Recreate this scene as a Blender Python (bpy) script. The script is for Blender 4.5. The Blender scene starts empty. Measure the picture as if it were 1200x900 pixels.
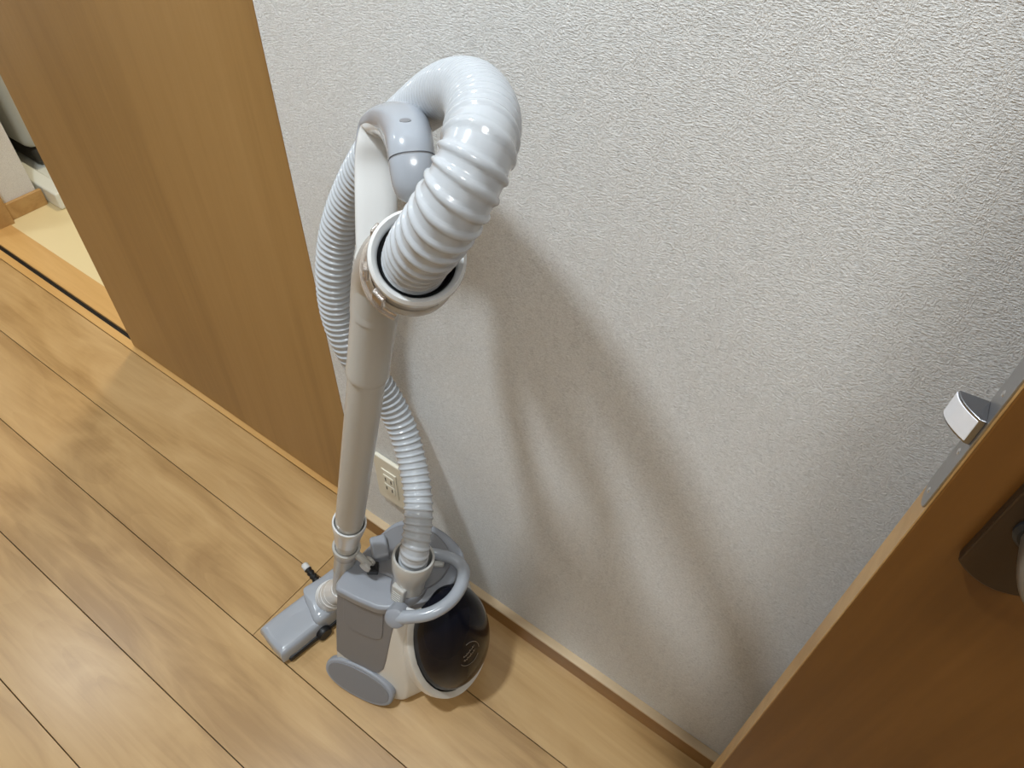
import bpy, bmesh, math, random
from mathutils import Vector, Matrix
random.seed(7)
V = Vector
sc = bpy.context.scene
COL = sc.collection

# ------------------------------------------------------------------ camera
F_PX = 850.0
CAM = V((0, 0, 1.26))
RT = V((0.8094388837, 0.5866295577, 0.0259702826))      # camera right, in the world
DN = V((0.4434321221, -0.5816637694, -0.6819349034))    # camera down
FW = V((-0.3849371983, 0.5635006845, -0.7309516619))    # camera forward
cam_d = bpy.data.cameras.new('camera')
cam_d.sensor_width = 36.0
cam_d.lens = F_PX / 1200.0 * 36.0
cam_d.clip_start = 0.01
cam = bpy.data.objects.new('camera', cam_d)
COL.objects.link(cam)
m = Matrix.Identity(4)
for i in range(3):
    m[i][0] = RT[i]; m[i][1] = -DN[i]; m[i][2] = -FW[i]; m[i][3] = CAM[i]
cam.matrix_world = m
sc.camera = cam

# ------------------------------------------------------------------ world, exposure
w = bpy.data.worlds.new('world'); sc.world = w; w.use_nodes = True
w.node_tree.nodes['Background'].inputs[0].default_value = (0.9, 0.95, 1.0, 1)
w.node_tree.nodes['Background'].inputs[1].default_value = 0.03
sc.view_settings.view_transform = 'Standard'
sc.view_settings.look = 'None'
sc.view_settings.gamma = 1
sc.view_settings.use_curve_mapping = False
sc.view_settings.exposure = 0.0

# ------------------------------------------------------------------ light of the ceiling lamps, one of them an added fill
def lamp_light(name, loc, size, power, col):
    d = bpy.data.lights.new(name, 'AREA'); d.shape = 'DISK'; d.size = size
    d.energy = power; d.color = col
    o = bpy.data.objects.new(name, d); COL.objects.link(o); o.location = loc
    return o
LAMPS = [((-0.72, -0.065), 26.5), ((-2.45, -0.065), 10.0)]
LAMP_COL = (0.90, 1.0, 1.07)
for (x, y), p in LAMPS:
    lamp_light('downlight_beam', (x, y, 2.385), 0.15, p, LAMP_COL)
FILL_LAMP = (0.50, -0.42)  # fill lamp near the hinged door, added to brighten the upper wall
lamp_light('added_fill_beam', (FILL_LAMP[0], FILL_LAMP[1], 2.31), 0.42, 6.5, (0.90, 1.0, 1.07))
lamp_light('washroom_beam', (-1.9, 1.35, 2.36), 0.30, 18.0, (1.0, 0.86, 0.62))

# ------------------------------------------------------------------ material helpers
def s2l(c):
    return tuple(((x/255)/12.92 if x/255 <= .04045 else ((x/255+.055)/1.055)**2.4) for x in c) + (1,)
def mat(name, col, rough=.5, metal=0, coat=0, spec=.5, bump=0, bscale=200, trans=0, ior=1.45, alpha=1):
    M = bpy.data.materials.new(name); M.use_nodes = True
    N = M.node_tree.nodes; L = M.node_tree.links
    b = N['Principled BSDF']
    b.inputs['Base Color'].default_value = s2l(col)
    b.inputs['Roughness'].default_value = rough
    b.inputs['Metallic'].default_value = metal
    b.inputs['Coat Weight'].default_value = coat
    b.inputs['Coat Roughness'].default_value = .08
    b.inputs['Specular IOR Level'].default_value = spec
    b.inputs['Transmission Weight'].default_value = trans
    b.inputs['IOR'].default_value = ior
    # a little mottling so that every surface has a procedural base
    tc = N.new('ShaderNodeTexCoord'); nz = N.new('ShaderNodeTexNoise')
    nz.inputs['Scale'].default_value = bscale; nz.inputs['Detail'].default_value = 3
    L.new(tc.outputs['Object'], nz.inputs['Vector'])
    if bump:
        bp = N.new('ShaderNodeBump'); bp.inputs['Strength'].default_value = bump; bp.inputs['Distance'].default_value = .0004
        L.new(nz.outputs['Fac'], bp.inputs['Height']); L.new(bp.outputs['Normal'], b.inputs['Normal'])
    else:
        mr = N.new('ShaderNodeMapRange'); mr.inputs[3].default_value = max(0, rough-.012); mr.inputs[4].default_value = rough+.012
        L.new(nz.outputs['Fac'], mr.inputs[0]); L.new(mr.outputs[0], b.inputs['Roughness'])
    return M

def wood(name, c_dark, c_mid, c_light, along='X', rough=.4, cs=(1.0, 9.0, 9.0), fine=.25, fig=.5, bump=.1, rnd=True, coat=0.0):
    """procedural wood: broad figure + fine grain stretched along one axis"""
    M = bpy.data.materials.new(name); M.use_nodes = True
    N = M.node_tree.nodes; L = M.node_tree.links; b = N['Principled BSDF']
    tc = N.new('ShaderNodeTexCoord'); oi = N.new('ShaderNodeObjectInfo')
    off = N.new('ShaderNodeVectorMath'); off.operation = 'SCALE'; off.inputs[0].default_value = (7.3, 3.1, 5.7)
    L.new(oi.outputs['Random'], off.inputs['Scale'])
    ad = N.new('ShaderNodeVectorMath'); ad.operation = 'ADD'
    L.new(tc.outputs['Object'], ad.inputs[0]); L.new(off.outputs[0], ad.inputs[1])
    def stretch(a, bb):
        mp = N.new('ShaderNodeMapping')
        s = [bb, bb, bb]; s['XYZ'.index(along)] = a
        mp.inputs['Scale'].default_value = s
        L.new(ad.outputs[0], mp.inputs[0]); return mp
    m1 = stretch(cs[0], cs[1]); n1 = N.new('ShaderNodeTexNoise')
    n1.inputs['Scale'].default_value = 1.5; n1.inputs['Detail'].default_value = 5; n1.inputs['Distortion'].default_value = 1.3
    L.new(m1.outputs[0], n1.inputs['Vector'])
    m2 = stretch(6, 150); n2 = N.new('ShaderNodeTexNoise')
    n2.inputs['Scale'].default_value = 1.0; n2.inputs['Detail'].default_value = 4
    L.new(m2.outputs[0], n2.inputs['Vector'])
    # cathedral figure: rings cut along the board
    m3 = stretch(.55, 5.0); wv = N.new('ShaderNodeTexNoise'); wv.inputs['Scale'].default_value = 1.0
    wv.inputs['Detail'].default_value = 1; wv.inputs['Distortion'].default_value = .4
    L.new(m3.outputs[0], wv.inputs['Vector'])
    mu = N.new('ShaderNodeMath'); mu.operation = 'MULTIPLY'; mu.inputs[1].default_value = 26
    L.new(wv.outputs['Fac'], mu.inputs[0])
    fr = N.new('ShaderNodeMath'); fr.operation = 'FRACT'; L.new(mu.outputs[0], fr.inputs[0])
    a1 = N.new('ShaderNodeMath'); a1.operation = 'MULTIPLY_ADD'; a1.inputs[1].default_value = fig*.22; 
    L.new(fr.outputs[0], a1.inputs[0]); L.new(n1.outputs['Fac'], a1.inputs[2])
    a2 = N.new('ShaderNodeMath'); a2.operation = 'MULTIPLY_ADD'; a2.inputs[1].default_value = fine
    L.new(n2.outputs['Fac'], a2.inputs[0]); L.new(a1.outputs[0], a2.inputs[2])
    a3 = N.new('ShaderNodeMath'); a3.operation = 'MULTIPLY_ADD'; a3.inputs[1].default_value = .16 if rnd else 0
    L.new(oi.outputs['Random'], a3.inputs[0]); L.new(a2.outputs[0], a3.inputs[2])
    cr = N.new('ShaderNodeValToRGB'); e = cr.color_ramp.elements
    base = fine*.5 + fig*.11 + (.08 if rnd else 0)
    e[0].position = .28+base; e[0].color = s2l(c_dark); e[1].position = .74+base; e[1].color = s2l(c_light)
    x = e.new(.5+base); x.color = s2l(c_mid)
    L.new(a3.outputs[0], cr.inputs[0]); L.new(cr.outputs[0], b.inputs['Base Color'])
    b.inputs['Roughness'].default_value = rough; b.inputs['Coat Weight'].default_value = coat; b.inputs['Coat Roughness'].default_value = .25
    bp = N.new('ShaderNodeBump'); bp.inputs['Strength'].default_value = bump; bp.inputs['Distance'].default_value = .0005
    L.new(n2.outputs['Fac'], bp.inputs['Height']); L.new(bp.outputs['Normal'], b.inputs['Normal'])
    return M

def wallpaper():
    M = bpy.data.materials.new('wallpaper'); M.use_nodes = True
    N = M.node_tree.nodes; L = M.node_tree.links; b = N['Principled BSDF']
    tc = N.new('ShaderNodeTexCoord')
    def nz(scale, rot, sc_, det, dist):
        mp = N.new('ShaderNodeMapping'); mp.inputs['Scale'].default_value = scale; mp.inputs['Rotation'].default_value = rot
        L.new(tc.outputs['Object'], mp.inputs[0])
        n = N.new('ShaderNodeTexNoise'); n.inputs['Scale'].default_value = sc_; n.inputs['Detail'].default_value = det
        n.inputs['Distortion'].default_value = dist; L.new(mp.outputs[0], n.inputs['Vector']); return n
    # two crossing directions of crepe wrinkles, woven
    a = nz((260, 260, 640), (0, .25, 0), 1.75, 3, .1)
    c = nz((640, 640, 300), (0, -.2, 0), 1.75, 3, .1)
    g = nz((110, 110, 34), (0, .1, 0), 1.0, 2, 0)
    mx = N.new('ShaderNodeMix'); mx.data_type = 'FLOAT'
    rp = N.new('ShaderNodeMapRange'); rp.inputs[1].default_value = .42; rp.inputs[2].default_value = .60; rp.inputs[4].default_value = .6
    L.new(g.outputs['Fac'], rp.inputs[0]); L.new(rp.outputs[0], mx.inputs[0])
    L.new(a.outputs['Fac'], mx.inputs[2]); L.new(c.outputs['Fac'], mx.inputs[3])
    bp = N.new('ShaderNodeBump'); bp.inputs['Strength'].default_value = 1.0; bp.inputs['Distance'].default_value = .0022
    L.new(mx.outputs[0], bp.inputs['Height']); L.new(bp.outputs['Normal'], b.inputs['Normal'])
    cr = N.new('ShaderNodeMix'); cr.data_type = 'RGBA'
    cr.inputs[6].default_value = s2l((208, 207, 204)); cr.inputs[7].default_value = s2l((250, 250, 249))
    rm = N.new('ShaderNodeMapRange'); rm.inputs[1].default_value = .3; rm.inputs[2].default_value = .7
    L.new(mx.outputs[0], rm.inputs[0]); L.new(rm.outputs[0], cr.inputs[0]); L.new(cr.outputs[2], b.inputs['Base Color'])
    b.inputs['Roughness'].default_value = .55; b.inputs['Specular IOR Level'].default_value = .35
    return M

MAT = dict(
    wall=wallpaper(),
    plank=wood('maple_flooring', (160, 124, 76), (184, 148, 97), (199, 164, 114), 'X', .36, (1.9, 7.5, 7.5), .20, .22, .05, True, .25),
    door=wood('sliding_door_veneer', (150, 114, 66), (163, 126, 75), (171, 134, 83), 'Z', .42, (.3, 4, 4), .3, .08, .06, False),
    door2_shaded=wood('hinged_door_shaded_veneer', (98, 60, 18), (111, 70, 24), (123, 80, 32), 'Z', .40, (.5, 7, 7), .25, .15, .08, False),  # wood darkened: shadow of a person not modelled, put into the colour
    trim=wood('baseboard_veneer', (170, 130, 78), (186, 146, 92), (198, 160, 106), 'X', .35, (.8, 10, 10), .2, .15, .05, False),
    trim_shaded=wood('baseboard_shaded_veneer', (136, 96, 50), (150, 108, 58), (162, 120, 68), 'X', .35, (.8, 10, 10), .2, .15, .05, False),  # baseboard veneer again, darkened for the shade under its cap
    cap=mat('baseboard_cap', (206, 182, 148), .3),
    sill=wood('threshold_wood', (196, 150, 88), (208, 164, 102), (218, 176, 114), 'X', .35, (.8, 10, 10), .2, .1, .05, False),
    black=mat('black_groove', (14, 11, 9), .6),
    white=mat('white_gloss_plastic', (212, 212, 211), .17, coat=.3, bscale=60),
    hose=mat('pale_hose_plastic', (184, 188, 193), .16, coat=.4, bscale=60),
    ivory=mat('cream_white_plastic', (222, 217, 207), .28, bscale=60),
    pipe=mat('white_pipe_plastic', (186, 184, 179), .26, bscale=60),
    grey=mat('grey_plastic', (148, 151, 158), .34, bscale=300),
    greyd=mat('darker_grey_plastic', (126, 126, 129), .36, bscale=300),
    grey2=mat('pale_grey_gloss', (162, 167, 175), .2, coat=.4, bscale=80),
    cuff=mat('hose_cuff_plastic', (190, 188, 183), .2, coat=.3, bscale=80),
    rubber=mat('black_rubber', (22, 23, 25), .45),
    dark=mat('smoked_dust_cup_plastic', (20, 21, 30), .14, spec=.16, bscale=20),
    clear=mat('clear_clip_plastic', (224, 214, 204), .1, trans=.75, bscale=20),
    steel=mat('brushed_steel', (176, 176, 178), .38, metal=1, bscale=300, bump=.2),
    chrome=mat('latch_metal', (150, 152, 158), .25, metal=1, bscale=200),
    nylon=mat('white_nylon', (226, 226, 230), .3),
    bronze=mat('dark_bronze_plate', (74, 62, 50), .36, metal=.8, bscale=300, bump=.15),
    lever=mat('satin_nickel', (150, 140, 126), .36, metal=.9, bscale=300),
    outlet=mat('outlet_plastic', (232, 226, 208), .35),
    slot=mat('socket_slot', (60, 54, 46), .6),
    silver=mat('silver_print', (150, 140, 128), .3, metal=.6),
    ceil=mat('ceiling_paper', (236, 233, 226), .8, bump=.4, bscale=300),
    wfloor=mat('washroom_vinyl', (232, 214, 168), .35, bump=.2, bscale=80),
    pan=mat('washing_pan_plastic', (232, 234, 226), .3),
    machine=mat('washing_machine_grey', (176, 176, 168), .35),
    mdark=mat('machine_base_dark', (58, 54, 48), .5),
    screw=mat('screw_head', (215, 215, 215), .25, metal=1),
)
_g = bpy.data.materials.new('lamp_lens'); _g.use_nodes = True
_b = _g.node_tree.nodes['Principled BSDF']; _b.inputs['Emission Color'].default_value = (1, .93, .84, 1); _b.inputs['Emission Strength'].default_value = 6
MAT['glow'] = _g

# ------------------------------------------------------------------ mesh helpers
def ray(px, py):
    return RT*(px-600) + DN*(py-450) + FW*F_PX
def at_z(px, py, z):                      # the point of the place seen at a pixel, at height z
    r = ray(px, py); return CAM + r*((z-CAM.z)/r.z)
def at_d(px, py, d):                      # ... at depth d
    return CAM + ray(px, py)*(d/F_PX)
def at_y(px, py, y):
    r = ray(px, py); return CAM + r*((y-CAM.y)/r.y)

def obj(name, verts, faces, mt, parent=None, smooth=True, bevel=0, bseg=2, angle=40):
    me = bpy.data.meshes.new(name); me.from_pydata([tuple(v) for v in verts], [], faces)
    bm = bmesh.new(); bm.from_mesh(me)
    bmesh.ops.recalc_face_normals(bm, faces=bm.faces)
    bm.to_mesh(me); bm.free()
    me.materials.append(mt)
    for p in me.polygons: p.use_smooth = smooth
    o = bpy.data.objects.new(name, me); COL.objects.link(o)
    if smooth: me.set_sharp_from_angle(angle=math.radians(angle))
    if bevel:
        b = o.modifiers.new('bevel', 'BEVEL'); b.width = bevel; b.segments = bseg; b.limit_method = 'ANGLE'; b.angle_limit = math.radians(35)
        b.harden_normals = True
    if parent: set_parent(o, parent)
    return o
def set_parent(o, p):
    o.parent = p
    # every mesh here is modelled in place, so only the Empties carry an offset
    o.matrix_parent_inverse = Matrix.Translation(-p.location) if p.type == 'EMPTY' else Matrix.Identity(4)
def boxg(x0, x1, y0, y1, z0, z1):
    v = [(x, y, z) for z in (z0, z1) for y in (y0, y1) for x in (x0, x1)]
    f = [(0, 2, 3, 1), (4, 5, 7, 6), (0, 1, 5, 4), (2, 6, 7, 3), (0, 4, 6, 2), (1, 3, 7, 5)]
    return v, f
def box(name, a, mt, parent=None, bevel=0, bseg=2):
    v, f = boxg(*a)
    return obj(name, v, f, mt, parent, smooth=bool(bevel), bevel=bevel, bseg=bseg)
def boxes(name, lst, mt, parent=None, bevel=0):
    V_, F_ = [], []
    for a in lst:
        v, f = boxg(*a); k = len(V_); V_ += v; F_ += [tuple(i+k for i in q) for q in f]
    return obj(name, V_, F_, mt, parent, smooth=bool(bevel), bevel=bevel)
def obox(name, org, ux, uy, uz, a, mt, parent=None, bevel=0, bseg=2):
    """box in a local frame (org, ux, uy, uz)"""
    v, f = boxg(*a)
    v = [org + ux*p[0] + uy*p[1] + uz*p[2] for p in v]
    return obj(name, v, f, mt, parent, smooth=bool(bevel), bevel=bevel, bseg=bseg)
def catmull(P, n):
    """dense points along a Catmull-Rom curve; P are lists of floats"""
    Q = [P[0]] + list(P) + [P[-1]]; out = []
    for i in range(1, len(Q)-2):
        a, b, c, d = Q[i-1], Q[i], Q[i+1], Q[i+2]
        for k in range(n):
            t = k/n
            out.append([.5*((2*q) + (-p+r)*t + (2*p-5*q+4*r-s)*t*t + (-p+3*q-3*r+s)*t**3) for p, q, r, s in zip(a, b, c, d)])
    out.append(list(P[-1])); return out
def resample(C, step):
    pts = [C[0]]; acc = 0.0; L = [0]
    for a, b in zip(C, C[1:]): L.append(L[-1] + (V(b[:3])-V(a[:3])).length)
    n = max(2, int(L[-1]/step)); out = []; j = 0
    for i in range(n+1):
        s = L[-1]*i/n
        while j < len(L)-2 and L[j+1] < s: j += 1
        t = 0 if L[j+1] == L[j] else (s-L[j])/(L[j+1]-L[j])
        out.append([p+(q-p)*t for p, q in zip(C[j], C[j+1])])
    return out, L[-1]
def sweep(name, C, mt, parent=None, n=24, rad=None, fixed=None, caps=True, sub=8, angle=40, power=2.0, dense=True):
    """sweep a (super)elliptical section along points [x,y,z,a,b]; fixed = direction of the a-axis"""
    D = catmull(C, sub) if dense else C
    P = [V(p[:3]) for p in D]; verts = []; faces = []
    T = []
    for i in range(len(P)):
        t = P[min(i+1, len(P)-1)] - P[max(i-1, 0)]; T.append(t.normalized() if t.length > 1e-9 else (T[-1] if T else V((0, 0, 1))))
    u = fixed.copy() if fixed else (V((1, 0, 0)) if abs(T[0].x) < .8 else V((0, 1, 0)))
    for i in range(len(P)):
        src = fixed if fixed else u
        u = (src - T[i]*src.dot(T[i])).normalized(); v = T[i].cross(u)
        a, b = D[i][3], (D[i][4] if len(D[i]) > 4 else D[i][3])
        for k in range(n):
            th = 2*math.pi*k/n; c, s = math.cos(th), math.sin(th)
            e = 2/power
            verts.append(P[i] + u*(a*math.copysign(abs(c)**e, c)) + v*(b*math.copysign(abs(s)**e, s)))
    for i in range(len(P)-1):
        for k in range(n):
            k2 = (k+1) % n; faces.append((i*n+k, i*n+k2, (i+1)*n+k2, (i+1)*n+k))
    if caps:
        faces.append(tuple(range(n))[::-1]); faces.append(tuple((len(P)-1)*n+k for k in range(n)))
    return obj(name, verts, faces, mt, parent, angle=angle)
def lathe(name, org, axis, prof, mt, parent=None, n=40, angle=35, caps=False, arc=None):
    """prof: (radius, height along axis)"""
    ax = axis.normalized(); u = (V((0, 0, 1)) if abs(ax.z) < .9 else V((1, 0, 0))); u = (u-ax*u.dot(ax)).normalized(); v = ax.cross(u)
    verts = []; faces = []
    for r, h in prof:
        for k in range(n):
            th = 2*math.pi*k/n; verts.append(org + ax*h + (u*math.cos(th)+v*math.sin(th))*r)
    for i in range(len(prof)-1):
        for k in range(n):
            k2 = (k+1) % n; faces.append((i*n+k, i*n+k2, (i+1)*n+k2, (i+1)*n+k))
    if caps:
        faces.append(tuple(range(n))[::-1]); faces.append(tuple((len(prof)-1)*n+k for k in range(n)))
    return obj(name, verts, faces, mt, parent, angle=angle)
def closed_spline(P, per):
    out = []; N_ = len(P)
    for i in range(N_):
        a, b, c, d = P[i-1], P[i], P[(i+1) % N_], P[(i+2) % N_]
        for k in range(per):
            t = k/per
            out.append(V([.5*((2*q) + (-p+r)*t + (2*p-5*q+4*r-s)*t*t + (-p+3*q-3*r+s)*t**3) for p, q, r, s in zip(a, b, c, d)]))
    return out
def loft(name, levels, mt, parent=None, per=6, sub=4, angle=50):
    """levels: lists of the same number of 3-D control points, closed loops stacked upwards"""
    flat = [[c for p in lv for c in p] for lv in levels]
    D = catmull(flat, sub); verts = []; faces = []; n = None
    for row in D:
        pts = [row[i:i+3] for i in range(0, len(row), 3)]
        ring = closed_spline(pts, per); n = len(ring); verts += ring
    for i in range(len(D)-1):
        for k in range(n):
            k2 = (k+1) % n; faces.append((i*n+k, i*n+k2, (i+1)*n+k2, (i+1)*n+k))
    faces.append(tuple(range(n))[::-1]); faces.append(tuple((len(D)-1)*n+k for k in range(n)))
    return obj(name, verts, faces, mt, parent, angle=angle)
def slab(name, outline, thick, mt, parent=None, bevel=.003, bseg=3, angle=40):
    """closed 3-D outline (roughly planar) extruded by the vector thick"""
    n = len(outline); v = [V(p) for p in outline] + [V(p)+thick for p in outline]
    f = [tuple(range(n)), tuple(range(2*n-1, n-1, -1))] + [(i, (i+1) % n, n+(i+1) % n, n+i) for i in range(n)]
    return obj(name, v, f, mt, parent, bevel=bevel, bseg=bseg, angle=angle)
def empty(name, loc):
    o = bpy.data.objects.new(name, None); COL.objects.link(o); o.location = loc; o.empty_display_size = .05; return o
def tag(o, label=None, cat=None, group=None, kind=None):
    if label: o['label'] = label
    if cat: o['category'] = cat
    if group: o['group'] = group
    if kind: o['kind'] = kind
    return o

# ================================================================== THE SETTING
YW = 0.489                                # face of the papered wall
# floor: subfloor + single boards (303 mm boards, each with a groove down its middle)
floor = box('floor', (-3.2, 2.3, -2.6, 0.499, -0.03, -0.012), MAT['black']); tag(floor, kind='structure')
PW = 0.1515
row_y1 = 0.499
r_i = 0
plank_mesh = {}
while row_y1 > -2.55:
    y1 = row_y1; y0 = y1-PW
    board = r_i//2
    joint = -0.672 + (0.909 if board % 2 else 0)
    xs = [joint+1.818*k for k in (-2, -1, 0, 1, 2)]
    xs = [-3.2] + [x for x in xs if -3.15 < x < 2.25] + [2.3]
    for x0, x1 in zip(xs, xs[1:]):
        gy0 = .0007 if r_i % 2 == 1 else .0005; gx = .0004
        key = (round(x1-x0, 3), r_i % 2)
        cx, cy = (x0+x1)/2, (y0+y1)/2
        if key not in plank_mesh:
            o = box('plank', (x0-cx+gx, x1-cx-gx, y0-cy+gy0, y1-cy-gy0, -.012, 0), MAT['plank'], bevel=0.0007, bseg=1)
            plank_mesh[key] = o
        else:
            o = plank_mesh[key].copy(); COL.objects.link(o)
        o.location = (cx, cy, 0)
        o.parent = floor
    row_y1 -= PW; r_i += 1

def wallbox(name, a, mt='wall', par=None):
    o = box(name, a, MAT[mt], par)
    if par is None: tag(o, kind='structure')
    return o
wb = wallbox('wall_back', (-0.672, 0.97, YW, 0.505, 0.0, 2.4))
wallbox('pocket_lining', (-0.66, 0.97, 0.552, 0.60, 0, 2.4), 'wall', wb)
wallbox('header_panel', (-2.22, -0.672, YW, 0.60, 2.02, 2.4), 'wall', wb)
wallbox('left_return', (-3.2, -2.215, YW, 0.714, 0, 2.4), 'wall', wb)
wallbox('wall_front', (-3.2, 2.3, -2.7, -2.6, 0, 2.4))
wallbox('wall_left', (-3.3, -3.2, -2.7, YW, 0, 2.4))
wr = wallbox('wall_right', (0.87, 0.97, -2.6, -0.36, 0, 2.4))
wallbox('lintel', (0.87, 0.97, -0.36, YW, 2.02, 2.4), 'wall', wr)
wallbox('wall_far', (2.3, 2.4, -2.7, 0.6, 0, 2.4))
wallbox('hall_side', (0.97, 2.3, YW, 0.6, 0, 2.4), 'wall', wb)
tag(box('ceiling', (-3.4, 2.4, -2.7, 3.0, 2.4, 2.5), MAT['ceil']), kind='structure')
# baseboard with its pale cap
bb = box('baseboard_back', (-0.668, 0.87, 0.4775, YW, 0.0, 0.0465), MAT['trim_shaded'], bevel=.0012); tag(bb, kind='structure')
box('cap_strip', (-0.668, 0.87, 0.4745, YW+.001, 0.0465, 0.0525), MAT['cap'], bb, bevel=.0018)
bb2 = box('baseboard_front', (-3.2, 0.87, -2.6, -2.59, 0, .052), MAT['trim'], bevel=.001); tag(bb2, kind='structure')
# threshold of the sliding door
th = boxes('trim_1', [(-2.19, -0.672, 0.4995, 0.5195, -.012, 0.003), (-2.19, -0.672, 0.5315, 0.600, -.012, 0.003)], MAT['sill'], bevel=.0008); tag(th, kind='structure')
box('groove_rail', (-2.19, -0.672, 0.5195, 0.5315, -.012, -0.004), MAT['black'], th)
# jamb and lining at the left of the opening, and around the doorway on the right
j = box('trim_2', (-2.215, -2.185, 0.470, 0.612, 0, 2.02), MAT['trim'], bevel=.001); tag(j, kind='structure')
j2 = boxes('trim_3', [(0.855, 0.985, 0.455, YW-.002, 0, 2.02), (0.855, 0.985, -0.36, -0.33, 0, 2.02), (0.855, 0.985, -0.33, 0.455, 1.995, 2.02)], MAT['trim'], bevel=.001); tag(j2, kind='structure')

# sliding door, running into the pocket behind the papered wall
d1 = empty('door_1', (-1.07, 0.5265, 0.006)); tag(d1, kind='structure')
box('door_panel', (-1.470, -0.702, 0.510, 0.543, 0.006, 2.01), MAT['door'], d1, bevel=.0012)
box('edge_strip', (-0.7015, -0.62, 0.5108, 0.5425, 0.006, 2.01), MAT['door'], d1, bevel=.0012)

# washroom beyond
wf = box('floor_washroom', (-3.2, -0.6, 0.600, 2.6, -.03, 0.0015), MAT['wfloor']); tag(wf, kind='structure')
wallbox('wall_washroom_back', (-3.3, -0.5, 2.6, 2.7, 0, 2.4))
wallbox('wall_washroom_right', (-0.6, -0.5, 0.6, 2.6, 0, 2.4))
wallbox('wall_washroom_left', (-3.3, -3.2, 0.714, 2.6, 0, 2.4))
b3 = box('baseboard_washroom', (-2.215, -2.203, 0.612, 0.725, 0.0015, 0.052), MAT['trim'], bevel=.0015); tag(b3, kind='structure')
pan = empty('washing_machine_pan', (-2.55, 1.05, 0.0015))
tag(pan, 'white plastic drip tray on the floor beyond the sliding door', 'drip tray')
boxes('rim', [(-3.0, -2.14, 0.73, 0.775, .0015, .055), (-3.0, -2.14, 1.33, 1.375, .0015, .055), (-3.0, -2.95, .775, 1.33, .0015, .055), (-2.19, -2.14, .775, 1.33, .0015, .055)], MAT['pan'], pan, bevel=.006)
box('pan_floor', (-2.96, -2.18, .77, 1.34, .0015, .02), MAT['pan'], pan)
wm = empty('washing_machine', (-2.65, 1.04, 0.02))
tag(wm, 'grey washing machine with a dark base standing in the white drip tray', 'washing machine')
box('base', (-2.92, -2.37, 0.81, 1.27, 0.0215, 0.085), MAT['mdark'], wm, bevel=.02, bseg=3)
box('cabinet', (-2.93, -2.35, 0.79, 1.29, 0.085, 0.98), MAT['machine'], wm, bevel=.035, bseg=4)
box('lid', (-2.91, -2.38, 0.81, 1.26, 0.98, 1.01), MAT['mdark'], wm, bevel=.012, bseg=3)

# ------------------------------------------------------------------ ceiling downlights (out of frame, where the light comes from)
for ((x, y), p), lb in zip(LAMPS, ('small recessed ceiling downlight above the vacuum cleaner', 'small recessed ceiling downlight beyond the washroom opening')):
    t = empty('ceiling_downlight', (x, y, 2.4))
    tag(t, lb, 'lamp', 'recessed downlights along the hall')
    lathe('trim_ring', V((x, y, 2.4)), V((0, 0, -1)), [(.078, -.0), (.079, .012), (.092, .010), (.096, 0)], MAT['white'], t)
    lathe('lens', V((x, y, 2.397)), V((0, 0, -1)), [(.0, 0), (.079, 0)], MAT['glow'], t)
x, y = FILL_LAMP  # fixture for the added fill lamp, out of view
t = empty('added_fill_lamp', (x, y, 2.4))
tag(t, 'unseen round white lamp added as fill light near the hinged door', 'lamp')
lathe('fill_lamp_base', V((x, y, 2.4)), V((0, 0, -1)), [(.10, 0), (.11, .03), (0, .03)], MAT['white'], t)
lathe('fill_lamp_shade', V((x, y, 2.4)), V((0, 0, -1)), [(0, .03), (.22, .03), (.235, .045), (.232, .065), (.20, .080), (0, .085)], MAT['glow'], t)

# ------------------------------------------------------------------ wall outlet
po = empty('wall_outlet', (-0.575, YW, 0.225))
tag(po, 'cream double socket outlet low on the wall behind the vacuum pipe', 'wall outlet')
OX, OZ = -0.573, 0.226
slab('cover_plate', [(OX+sx*.035*a, YW-.0005, OZ+sz*.061*b) for sx, sz, a, b in
     [(-1, -1, .86, 1), (1, -1, .86, 1), (1, -1, 1, .92), (1, 1, 1, .92), (1, 1, .86, 1), (-1, 1, .86, 1), (-1, 1, 1, .92), (-1, -1, 1, .92)]],
     V((0, -.008, 0)), MAT['outlet'], po, bevel=.003)
ip = box('socket_insert', (OX-.0165, OX+.0165, YW-.0105, YW-.008, OZ-.034, OZ+.034), MAT['outlet'], po, bevel=.0008)
for k, zc in enumerate((OZ+.0125, OZ-.0125)):
    s = box('socket', (OX-.0115, OX+.0115, YW-.0125, YW-.0104, zc-.0105, zc+.0105), MAT['outlet'], po, bevel=.0012)
    for q in (-1, 1):
        box('socket_slot', (OX+q*.0063-.0011, OX+q*.0063+.0011, YW-.0129, YW-.0122, zc-.0045, zc+.0045), MAT['slot'], s)

# ------------------------------------------------------------------ hinged door on the right, open against the wall
PHI = math.radians(5.0)
U = V((math.cos(PHI), math.sin(PHI), 0)); T_ = V((-math.sin(PHI), math.cos(PHI), 0)); Z = V((0, 0, 1))
FD = V((.1943*.37, .37, 0))
d2 = empty('door_2', FD + U*.74 + V((0, 0, .008))); tag(d2, kind='structure')
obox('door_leaf', FD, U, T_, Z, (0, .765, 0, .031, .008, 1.995), MAT['door2_shaded'], d2, bevel=.0015)
obox('edge_banding', FD, U, T_, Z, (-.0009, 0, .0012, .0298, .010, 1.99), MAT['trim'], d2)
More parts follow.
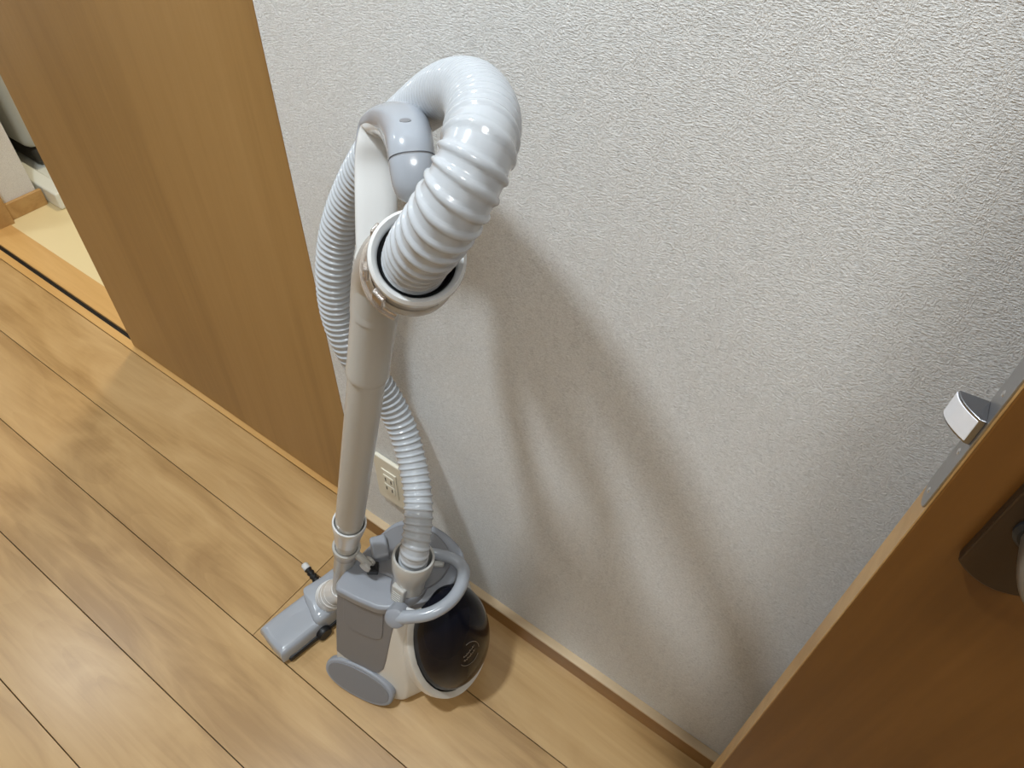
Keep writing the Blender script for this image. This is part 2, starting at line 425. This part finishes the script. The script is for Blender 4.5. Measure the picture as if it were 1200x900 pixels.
# latch: face plate on the edge, bolt, screws
def edge_pt(depth, z, out=0): return FD + T_*depth + Z*z - U*(out+.0009)
zc, hz, w0, w1 = .942, .078, .0030, .0272
fp = []
for k in range(13):
    a = math.pi*k/12; fp.append(edge_pt((w0+w1)/2 + math.cos(a)*(w1-w0)/2, zc+hz-.012+math.sin(a)*.012, .0))
for k in range(13):
    a = math.pi + math.pi*k/12; fp.append(edge_pt((w0+w1)/2 + math.cos(a)*(w1-w0)/2, zc-hz+.012+math.sin(a)*.012, .0))
fpo = slab('latch_plate', fp, -U*.0012, MAT['steel'], d2, bevel=.0003, bseg=1)
for dz in (-.067, -.026, .026, .067):
    lathe('plate_screw', edge_pt(.0151, zc+dz, .0012), -U, [(.0, .0006), (.0018, .0006), (.0026, .0)], MAT['screw'], fpo, n=14)
# bolt: curved nylon face between metal cheeks
def bolt_profile(s=1.0):
    pts = []
    for k in range(9):
        t = k/8; pts.append((w0+.003 + t*.019, .0175*math.sin(math.pi*.5*(.10+.90*t))**.85*s))
    return pts
bp_ = bolt_profile()
out_ = [edge_pt(bp_[0][0], zc-.0105, .001)] + [edge_pt(d, zc-.0105, .001+h) for d, h in bp_] + [edge_pt(bp_[-1][0], zc-.0105, .001)]
bo = slab('latch_bolt', out_, Z*.021, MAT['chrome'], d2, bevel=.0008)
on = [edge_pt(d, zc-.0088, .0016+h) for d, h in bp_] + [edge_pt(bp_[-1][0], zc-.0088, .0004)] + [edge_pt(bp_[0][0]+.004, zc-.0088, .0004)]
slab('bolt_face', on, Z*.0176, MAT['nylon'], bo, bevel=.0006)
# lever handle: long back plate, neck, grip
def face_pt(a, z, out=0): return FD + U*a - T_*out + Z*z
ax0, ax1, zb, zt = .0300, .0800, .842, 1.030
es = [face_pt(ax0, zt), face_pt(ax0, zb+.008)]
for k in range(1, 14):
    t = k/14; es.append(face_pt(ax0+(ax1-ax0)*t, zb+.008-.012*math.sin(math.pi*t)**.9))
es += [face_pt(ax1, zb+.008), face_pt(ax1, zt)]
for k in range(1, 14):
    t = k/14; es.append(face_pt(ax1-(ax1-ax0)*t, zt+.012*math.sin(math.pi*t)**.9))
ep = slab('handle_plate', es, -T_*.009, MAT['bronze'], d2, bevel=.0015, bseg=2)
lathe('keyhole_rose', face_pt(.055, .99, .009), -T_, [(.009, 0), (.009, .002), (.007, .003), (0, .003)], MAT['lever'], ep, n=24)
lc = face_pt(.0545, .900, .009)
P_ = [lc, lc-T_*.030, lc-T_*.045+U*.006, lc-T_*.050+U*.022, lc-T_*.050+U*.11]
lathe('neck_collar', lc, -T_, [(.015, 0), (.015, .002), (.0125, .004), (0, .004)], MAT['rubber'], ep, n=24)
sweep('lever', [[*p, .0105, .0105] for p in P_], MAT['lever'], d2, n=20)

# ================================================================== THE VACUUM CLEANER
vc = empty('vacuum_cleaner', (-0.44, 0.34, 0.0))
tag(vc, 'grey and white canister vacuum cleaner with looped ribbed hose, standing against the wall', 'vacuum cleaner')

# ---- canister body (parts hang off body as sub-parts)
def yf(x, z):                                           # the sloping front of the body
    return .286-(.24-z)*.20+(x+.497)*.228
def lvl(z, xl, xr, xs, yb):
    return [(xl, yf(xl, z)+.012, z), (xl+.012, yf(xl+.012, z), z), ((xl+xr)/2, yf((xl+xr)/2, z), z), (xr-.012, yf(xr-.012, z), z),
            (xr+.004, yf(xr, z)+.014, z), (xs, .36, z), (xs-.012, yb-.02, z), ((xl+xs)/2+.01, yb, z), (xl+.012, yb-.014, z), (xl, yb-.05, z)]
body = loft('body', [lvl(.006, -.492, -.384, -.345, .425), lvl(.02, -.500, -.372, -.335, .435), lvl(.07, -.503, -.372, -.33, .445), lvl(.13, -.502, -.379, -.34, .45),
                     lvl(.19, -.501, -.390, -.35, .448), lvl(.232, -.500, -.402, -.36, .444)], MAT['ivory'], vc, per=6, sub=4)
# white cradle around the cup
CC = V((-.350, .362, .135)); CR = V((.060, .070, .128)); CN = V((.87, .06, .42)).normalized()
def ellipsoid(name, c, r, mt, parent, grow=0, cut=None, n=48, m_=32, shape=0.0, thick=0):
    verts = []; faces = []
    for i in range(m_+1):
        ph = math.pi*i/m_; zz = -math.cos(ph); rr = math.sin(ph)**.86
        for k in range(n):
            th = 2*math.pi*k/n
            taper = 1 - shape*zz
            verts.append(V((c.x+(r.x+grow)*rr*taper*math.cos(th), c.y+(r.y+grow)*rr*taper*math.sin(th), c.z+(r.z+grow)*zz)))
    for i in range(m_):
        for k in range(n):
            k2 = (k+1) % n; faces.append((i*n+k, i*n+k2, (i+1)*n+k2, (i+1)*n+k))
    o = obj(name, verts, faces, mt, parent, angle=80)
    if cut:
        bm = bmesh.new(); bm.from_mesh(o.data); bmesh.ops.remove_doubles(bm, verts=bm.verts, dist=1e-6)
        bmesh.ops.bisect_plane(bm, geom=bm.verts[:]+bm.edges[:]+bm.faces[:], plane_co=cut[0], plane_no=cut[1], clear_outer=True)
        bm.to_mesh(o.data); bm.free()
        for p in o.data.polygons: p.use_smooth = True
    if thick:
        s = o.modifiers.new('solid', 'SOLIDIFY'); s.thickness = thick; s.offset = -1
        b = o.modifiers.new('bevel', 'BEVEL'); b.width = .0015; b.segments = 2; b.limit_method = 'ANGLE'
    return o
cup = ellipsoid('dust_cup', CC, CR, MAT['dark'], vc, shape=.16)
ellipsoid('cup_cradle', CC, CR, MAT['ivory'], body, grow=.011, cut=(CC-CN*.006, CN), shape=.16, thick=.010)
# side wheel plate at the lower front
wa, wb_ = at_z(381, 782, .030), at_z(459, 824, .026)
wx = (wb_-wa).normalized(); wn = wx.cross(Z).normalized(); wn = wn if wn.y < 0 else -wn
wz = (Z*.90 + V((0, .43, 0))).normalized()
wn = wx.cross(wz).normalized(); wn = wn if wn.y < 0 else -wn
wc = (wa+wb_)/2 + Z*.006 - wn*.004
wl = (wb_-wa).length/2
def stad(s, off):
    return [wc + wn*off + wx*(math.copysign(abs(math.cos(a))**.9, math.cos(a))*wl*s) + wz*(math.copysign(abs(math.sin(a))**.85, math.sin(a))*.034*(1-(1-s)*1.9)) for a in [2*math.pi*k/56 for k in range(56)]]
slab('side_wheel', stad(1.0, -.012), wn*.014, MAT['grey'], vc, bevel=.004, bseg=4)
slab('wheel_disc', stad(.90, .0015), wn*.0016, MAT['greyd'], bpy.data.objects['side_wheel'], bevel=.0008)
# grey front panel, following the sloping front
pn = []
def fpt(x, z, o=0): return V((x, yf(x, z)-o, z))
pan_pts = [(-.500, .236), (-.501, .20), (-.5025, .13), (-.5025, .074), (-.488, .066), (-.462, .0585), (-.440, .057), (-.424, .064), (-.416, .080), (-.412, .11), (-.408, .16), (-.404, .21), (-.402, .236)]
slab('front_panel', [fpt(x, z, -.004) for x, z in pan_pts], V((0, -.0065, -.001)), MAT['greyd'], body, bevel=.002)
lz = []
for k in range(15):
    a = math.pi*k/14; lz.append(fpt(-.454-.034*math.cos(a), .175-.022*math.sin(a)**.7, .002))
lz = [fpt(-.488, .236, .002)] + lz + [fpt(-.420, .236, .002)]
slab('panel_step', lz, V((0, -.0022, 0)), MAT['greyd'], body, bevel=.0012)
# top deck
dk = [(-.500, .281), (-.478, .281), (-.446, .287), (-.420, .295), (-.400, .312), (-.386, .330), (-.371, .352), (-.362, .385), (-.364, .418), (-.385, .443), (-.430, .452), (-.474, .444), (-.503, .418), (-.507, .36), (-.506, .31)]
dk = [tuple(p)[:2] for p in closed_spline([(x, y, 0) for x, y in dk], 4)]
slab('top_deck', [(x, y, .230-.10*max(0, .30-y)) for x, y in dk], V((0, 0, .022)), MAT['grey'], body, bevel=.006, bseg=4)
rs = closed_spline([(-.500, .345, .251), (-.47, .333, .251), (-.44, .34, .251), (-.42, .33, .251), (-.395, .345, .251), (-.378, .38, .251), (-.388, .42, .251), (-.43, .438, .251), (-.475, .43, .251), (-.498, .40, .251)], 5)
slab('raised_deck', rs, V((0, 0, .007)), MAT['greyd'], body, bevel=.003, bseg=3)
# small tab at the rear of the deck, cord clip and a white tag near the handle
tb = at_z(444, 642, .262)
obox('rear_tab', tb, V((.8, -.6, 0)).normalized(), V((.6, .8, 0)).normalized(), Z, (-.018, .022, -.012, .014, -.012, .010), MAT['grey'], body, bevel=.005, bseg=3)
ct = at_z(482, 716, .256)
obox('white_tag', ct, V((.9, .3, 0)).normalized(), V((-.3, .9, 0)).normalized(), Z, (-.008, .008, -.003, .003, -.002, .003), MAT['white'], body, bevel=.001)
pb = at_z(513, 660, .262)
obox('power_switch', pb, V((.8, .58, 0)).normalized(), V((-.58, .8, 0)).normalized(), Z, (-.010, .010, -.005, .005, -.006, .002), MAT['cuff'], body, bevel=.003, bseg=3)
# carrying handle: arc over the deck
hp = [(462, 723, .248), (480, 723, .262), (504, 719, .268), (526, 706, .272), (540, 687, .275), (543, 668, .275), (533, 656, .272), (515, 650, .268), (503, 648, .262)]
hr = [.0115, .0095, .0095, .0095, .0095, .0098, .0092, .0088, .0088]
sweep('carry_handle', [[*at_z(x, y, z), r, r*1.05] for (x, y, z), r in zip(hp, hr)], MAT['grey2'], vc, n=20)
hb = at_z(464, 727, .246)
lathe('handle_hub', hb+V((0, 0, .009)), V((.25, -.75, .6)), [(0, .007), (.010, .007), (.0150, .004), (.0165, -.001), (.0165, -.018)], MAT['grey'], vc, n=32)
# emblem printed on the cup: a broken ring and small script strokes, silver
def on_cup(th, zz, lift=.0006):
    ph = math.acos(max(-1, min(1, -zz))); rr = math.sin(ph)**.86*(1-.16*zz)
    return V((CC.x+(CR.x+lift)*rr*math.cos(th), CC.y+(CR.y+lift)*rr*math.sin(th), CC.z+(CR.z+lift)*zz))
eth, ez = math.radians(-14), .26
def stroke(name, pts, r, par):
    return sweep(name, [[*on_cup(eth+a, ez+b), r, r] for a, b in pts], MAT['silver'], par, n=6, sub=4)
emb = stroke('emblem', [(math.radians(17)*math.cos(t), .20*math.sin(t)) for t in [math.radians(q) for q in range(-150, -30, 12)]], .0005, cup)
stroke('emblem_arc', [(math.radians(17)*math.cos(t), .20*math.sin(t)) for t in [math.radians(q) for q in range(-10, 100, 12)]], .0005, cup)
for rw, (b0, amp) in enumerate(((.05, .022), (-.03, .03))):
    pts = []
    for k in range(26):
        t = k/25; pts.append((math.radians(-10+20*t), b0 + amp*math.sin(k*1.9)*(.6+.4*math.cos(k*.9)) + .07*(t-.5)))
    stroke('emblem_script', pts, .0004, cup)

# ---- hose cuff at the canister
c0 = at_z(479, 688, .252); c1 = at_z(485, 651, .328)
ca = (c1-c0).normalized(); cl = (c1-c0).length
cf = lathe('hose_cuff', c0, ca, [(.0235, 0), (.0235, cl*.25), (.0255, cl*.45), (.0300, cl*.66), (.0312, cl*.93), (.0300, cl), (.0268, cl), (.0262, cl*.90), (.0235, cl*.5)], MAT['cuff'], vc, n=48)
lathe('cuff_gasket', c0+ca*cl*.55, ca, [(.0, 0), (.0264, 0), (.0264, .004), (.0, .004)], MAT['rubber'], cf, n=40)
lathe('inlet_ring', c0, ca, [(.0275, -.012), (.0275, .004), (.0255, .007), (.0230, .007)], MAT['greyd'], body, n=40)
side = V((.02, -1, 0)); side = (side-ca*side.dot(ca)).normalized(); sx_ = ca.cross(side).normalized()
bt = obox('release_button', c0+side*.0245, sx_, side, ca, (-.0115, .0115, -.008, .005, -.012, .028), MAT['cuff'], vc, bevel=.003, bseg=3)
for k in range(5):
    obox('grip_rib', c0+side*.0294, sx_, side, ca, (-.0075, .0075, -.0005, .0012, -.004+k*.0048, -.0016+k*.0048), MAT['cuff'], bt, bevel=.0004, bseg=1)

# ---- pipe
def pp(z): return V((-.553+.235*(z-.1), .315+.03*(z-.1), z))
pax = (pp(.9)-pp(.1)).normalized()
def pl(z): return (z-.1)/pax.z
low = lathe('lower_pipe', pp(.1), pax, [(.0150, pl(.10)), (.0150, pl(.215)), (.0162, pl(.22)), (.0162, pl(.335)), (.0162, pl(.40))], MAT['pipe'], vc, n=40)
lathe('upper_pipe', pp(.1), pax, [(.0150, pl(.36)), (.0196, pl(.362)), (.0196, pl(.728)), (.0215, pl(.7285)), (.0221, pl(.731)), (.0221, pl(.736)), (.0214, pl(.742)), (.0218, pl(.885)), (.0, pl(.885))], MAT['pipe'], vc, n=48)
col_ = lathe('pipe_collar', pp(.1), pax, [(.0165, pl(.330)), (.0185, pl(.332)), (.0200, pl(.352)), (.0232, pl(.376)), (.0240, pl(.384)), (.0236, pl(.389)), (.0212, pl(.389)), (.0205, pl(.380))], MAT['white'], vc, n=48)
lathe('collar_gasket', pp(.1), pax, [(.0196, pl(.384)), (.0214, pl(.3845))], MAT['rubber'], col_, n=40)
# parking clip that holds the pipe to the canister
zc_ = .292
clp = lathe('pipe_clip', pp(.1), pax, [(.0166, pl(zc_-.012)), (.0178, pl(zc_-.010)), (.0205, pl(zc_+.010)), (.0210, pl(zc_+.014)), (.0205, pl(zc_+.017)), (.0170, pl(zc_+.016))], MAT['pipe'], vc, n=40)
ce = pp(zc_+.012); cd = (at_z(432, 662, .285)-ce); 
sweep('clip_arm', [[*(ce+cd*t+Z*(.004*math.sin(t*3))), .006, .0045] for t in (.45, .7, .9, 1.05)], MAT['pipe'], clp, n=14)
for q in (-.0065, .0065):
    a_ = at_z(432, 662, .285); dd = cd.normalized().cross(Z)
    lathe('clip_hook', a_+dd*q-cd.normalized()*.002, dd, [(0, -.0022), (.0085, -.0022), (.0085, .0022), (0, .0022)], MAT['pipe'], clp, n=20)
obox('clip_socket', at_z(436, 664, .272), V((.8, .58, 0)).normalized(), V((-.58, .8, 0)).normalized(), Z, (-.008, .009, -.008, .009, -.012, .001), MAT['rubber'], body, bevel=.002)

# ---- swivel elbow and mouth ring of the handle
rc = at_d(489, 303, .460)
rax = V((.50, -.40, .72)).normalized()
e0 = pp(.865); e1 = pp(.90)
em = rc - rax*.055
sweep('elbow', [[*pp(.82), .0224, .0224], [*e0, .0230, .0230], [*((e1*.5+em*.5)), .0265, .0265], [*em, .0290, .0290], [*(rc-rax*.035), .0295, .0295]], MAT['pipe'], vc, n=40, caps=False)
mr_ = lathe('mouth_ring', rc, rax, [(r*.965, h) for r, h in [(.0285, -.052), (.0300, -.046), (.0305, -.012), (.0318, -.006), (.0328, 0), (.0322, .004), (.0300, .0062), (.0276, .0045), (.0262, .001), (.0260, -.014)]], MAT['white'], vc, n=64)
lathe('mouth_gasket', rc, rax, [(.0256, -.003), (.0240, -.0005), (.0226, -.004), (.0205, -.016), (.0205, -.03)], MAT['rubber'], mr_, n=48)
# clear clip band around the elbow, seen at the left of the ring
left = (-RT - rax*(-RT).dot(rax)).normalized(); upv = rax.cross(left).normalized()
def band(name, h0, r_, a0, a1, w_, tk, mt, par):
    pts = []
    for k in range(15):
        a = math.radians(a0+(a1-a0)*k/14); pts.append([*(rc+rax*h0+(left*math.cos(a)+upv*math.sin(a))*r_), w_, tk])
    return sweep(name, pts, mt, par, n=12, fixed=rax, sub=2)
cb = band('clear_clip', -.043, .0345, -65, 70, .0032, .0022, MAT['clear'], vc)
for nm, a_, w_ in (('clip_bar', -38, .0040), ('clip_bar', 8, .0032), ('clip_bar', 44, .0050)):
    a_ = math.radians(a_); rd = left*math.cos(a_)+upv*math.sin(a_); tg = rax.cross(rd)
    obox(nm, rc+rd*.0322, tg, rd, rax, (-w_, w_, -.0018, .0026, -.045, -.008), MAT['clear'], cb, bevel=.0012)
# ---- handle: strap rising from the elbow and hooking over, grey grip at the end
wd = (RT*.97 + DN*(-.05) + FW*.1).normalized()
hpts = [(441, 335, .640, .0165, .008), (441, 290, .628, .0175, .0075), (441, 240, .617, .0180, .0070), (441, 195, .610, .0180, .0070), (444, 165, .602, .0178, .0072)]
gp = [(441, 185, .607, .0182, .0070), (443, 168, .604, .0184, .0075), (448, 150, .597, .0188, .0085), (458, 140, .580, .0188, .0105), (469, 143, .557, .0186, .0135), (477, 157, .535, .0180, .0160), (481, 174, .522, .0172, .0172)]
def shifted(P, k, grow):
    """the same path pushed along the section's short axis (towards or away from the hook's inside)"""
    Q = [V(at_d(x, y, d)) for x, y, d, a, b in P]; out = []
    for i, (x, y, d, a, b) in enumerate(P):
        t = (Q[min(i+1, len(Q)-1)]-Q[max(i-1, 0)]).normalized(); n_ = t.cross(wd).normalized()
        out.append([*(Q[i]+n_*k), a+grow, b])
    return out
SIDE = -1
strap = [[*at_d(x, y, d), a, b] for x, y, d, a, b in hpts[:4]] + shifted(gp, SIDE*.0035, -.0012)[1:6]
sweep('handle_strap', strap, MAT['white'], vc, n=36, fixed=wd, power=2.6)
ge = [(483, 188, .520, .0170, .0170), (485, 204, .521, .0168, .0166), (486, 216, .524, .0158, .0155), (486, 221, .527, .0128, .0120), (486, 222, .529, .002, .002)]
GD = catmull(shifted(gp+ge, -SIDE*.0012, 0), 10); kk = (len(gp)-1)*10 + 11
sweep('grip_cover', GD[:kk], MAT['grey2'], vc, n=40, fixed=wd, power=2.5, dense=False)
sweep('grip_seam', [[p[0], p[1], p[2], p[3]-.0007, p[4]-.0007] for p in GD[kk-2:kk+3]], MAT['greyd'], vc, n=40, fixed=wd, power=2.5, dense=False)
sweep('grip_end', GD[kk:], MAT['grey2'], vc, n=40, fixed=wd, power=2.5, dense=False, angle=80)
# oval dimple in the grip cover
cov = bpy.data.objects['grip_cover']
hit, hp_, hn_, _i = cov.ray_cast(CAM, ray(475, 141).normalized())
if hit:
    hx = (RT - hn_*RT.dot(hn_)).normalized(); hy = hn_.cross(hx)
    slab('grip_dimple', [hp_ + hx*(math.cos(k*math.pi/12)*.0042) + hy*(math.sin(k*math.pi/12)*.0028) - hn_*.0015 for k in range(24)], hn_*.0018, MAT['greyd'], cov, bevel=.0002, bseg=1)

# ---- hose: helically ribbed tube
hose_pts = [(484, 312, .500), (492, 295, .465), (505, 278, .440), (527, 245, .418), (549, 205, .408), (563, 165, .410), (565, 132, .440), (550, 108, .500), (522, 108, .565), (490, 128, .635), (450, 165, .710),
            (418, 215, .775), (397, 270, .825), (391, 325, .860), (398, 375, .895), (417, 418, .935), (444, 452, .985), (466, 490, 1.020), (480, 530, 1.035), (489, 575, 1.035), (490, 612, 1.030), (486, 645, 1.030)]
pts3 = [list(at_d(x, y, d*(.94 if i < 9 else min(1, .94+.01*(i-8))))) for i, (x, y, d) in enumerate(hose_pts)] + [list(c0+ca*cl*.6)]
for p in pts3:
    p[1] = min(p[1], YW-.026)
DC = catmull(pts3, 24)
RS, LEN = resample(DC, .00078)
def helix_hose(name, C, L_, R0, bead, pitches, mt, parent, n=36):
    acc = 0.0
    P = [V(p) for p in C]; verts = []; faces = []
    t0 = (P[1]-P[0]).normalized(); u = t0.orthogonal().normalized(); N_ = len(P)
    for i in range(N_):
        t = (P[min(i+1, N_-1)]-P[max(i-1, 0)]).normalized()
        u = (u-t*u.dot(t)).normalized(); v = t.cross(u); f_ = i/(N_-1)
        for (fa, pa), (fb, pb_) in zip(pitches, pitches[1:]):
            if fa <= f_ <= fb: pitch = pa + (pb_-pa)*(f_-fa)/(fb-fa); break
        acc += L_/(N_-1)/pitch
        for k in range(n):
            th = 2*math.pi*k/n
            ph = (acc + k/n) % 1.0
            wd_ = .0019/pitch; d = min(ph, 1-ph)/wd_
            r = R0 + (bead*math.sqrt(max(0, 1-d*d)) if d < 1 else -bead*.12*math.sin(math.pi*min(1, (d-1)/(.5/wd_-1+1e-6)/2)))
            verts.append(P[i]+(u*math.cos(th)+v*math.sin(th))*r)
    for i in range(N_-1):
        for k in range(n):
            k2 = (k+1) % n
            faces.append((i*n+k, i*n+k2, (i+1)*n+k2, (i+1)*n+k))
    return obj(name, verts, faces, mt, parent, angle=180)
helix_hose('hose', RS, LEN, .0197, .0017, ((0, .0095), (.22, .0088), (.40, .0080), (.62, .0080), (.72, .0100), (1, .0100)), MAT['hose'], vc)

# ---- floor nozzle lying along the wall side of the canister
NPIV = V((-.655, .205, 0)); NROT = 9.0
nz_o = V((-.620, .300, 0)); ny = V((0, 1, 0)); nx = V((1, 0, 0))
NL = [-.098, .112]
def nlevel(z, gx, gy0, gy1):
    x0, x1 = -.655-gx, -.583+gx; y0, y1 = .205-gy0, .405+gy1; c = .010
    return [(x0+c, y0, z), (x1-c, y0, z), (x1, y0+c, z), (x1, .30, z), (x1, y1-c, z), (x1-c, y1, z), (x0+c, y1, z), (x0, y1-c, z), (x0, .30, z), (x0, y0+c, z)]
nzl = [nlevel(.006, -.004, -.004, -.004), nlevel(.012, 0, 0, 0), nlevel(.030, -.001, -.001, 0), nlevel(.038, -.004, -.004, -.003), nlevel(.041, -.010, -.010, -.01)]
nozzle = loft('floor_nozzle', nzl, MAT['grey2'], vc, per=4, sub=3)
# raised middle that carries the joint
loft('joint_housing', [[(-.652, .300, z0), (-.62, .287+k, z0), (-.586-k, .283+k, z0), (-.584-k, .33, z0), (-.590-k, .385-k, z0), (-.62, .39-k, z0), (-.650+k, .385, z0), (-.654+k, .34, z0)] for z0, k in ((.02, 0), (.044, .0), (.052, .004), (.055, .010))], MAT['grey2'], nozzle, per=5, sub=3)
box('bumper', (-.6, -.579, .215, .40, .004, .016), MAT['rubber'], nozzle, bevel=.003)
lathe('nozzle_wheel', V((-.588, .285, .014)), V((1, 0, 0)), [(0, 0), (.012, 0), (.014, .003), (.014, .012), (.012, .015), (0, .015)], MAT['rubber'], nozzle, n=24)
nj = at_z(385, 699, .050)
pe = pp(.128)
nk = [nj, nj+V((.010, -.002, .014)), pe*.5+nj*.5+V((0, 0, .002)), pe-pax*.006, pe+pax*.010]
neck = sweep('nozzle_neck', [[*p, r, r] for p, r in zip(nk, (.0235, .0250, .0235, .0195, .0165))], MAT['white'], nozzle, n=36)
for t, rr in ((.15, .0262), (.32, .0262), (.50, .0250), (.68, .0225)):
    q = nj.lerp(pe, t); ax_ = (pe-nj).normalized()
    lathe('neck_rib', q, ax_, [(rr-.002, -.003), (rr, -.0015), (rr, .0015), (rr-.002, .003)], MAT['white'], nozzle, n=36)
NA = math.radians(NROT)
for o in [nozzle] + list(nozzle.children):
    if o.name.startswith('nozzle_neck') or o.name.startswith('neck_rib'): continue
    for vv in o.data.vertices:
        d = vv.co - NPIV; c_, s_ = math.cos(-NA), math.sin(-NA)
        vv.co.x = NPIV.x + d.x*c_ - d.y*s_; vv.co.y = NPIV.y + d.x*s_ + d.y*c_
# black ribbed stub with a white tip beside the nozzle
s0 = at_z(373, 683, .022); s1 = at_z(356, 661, .030); sa = (s1-s0).normalized(); sl = (s1-s0).length
lathe('brush_stub', s0, sa, [(0, 0), (.0060, 0)] + [(.0072 if k % 2 else .0055, sl*(.08+.09*k)) for k in range(8)] + [(0, sl*.78)], MAT['rubber'], nozzle, n=20)
lathe('stub_tip', s0, sa, [(.0045, sl*.70), (.0068, sl*.74), (.0068, sl*.95), (.0050, sl*1.0), (0, sl*1.01)], MAT['white'], nozzle, n=20)
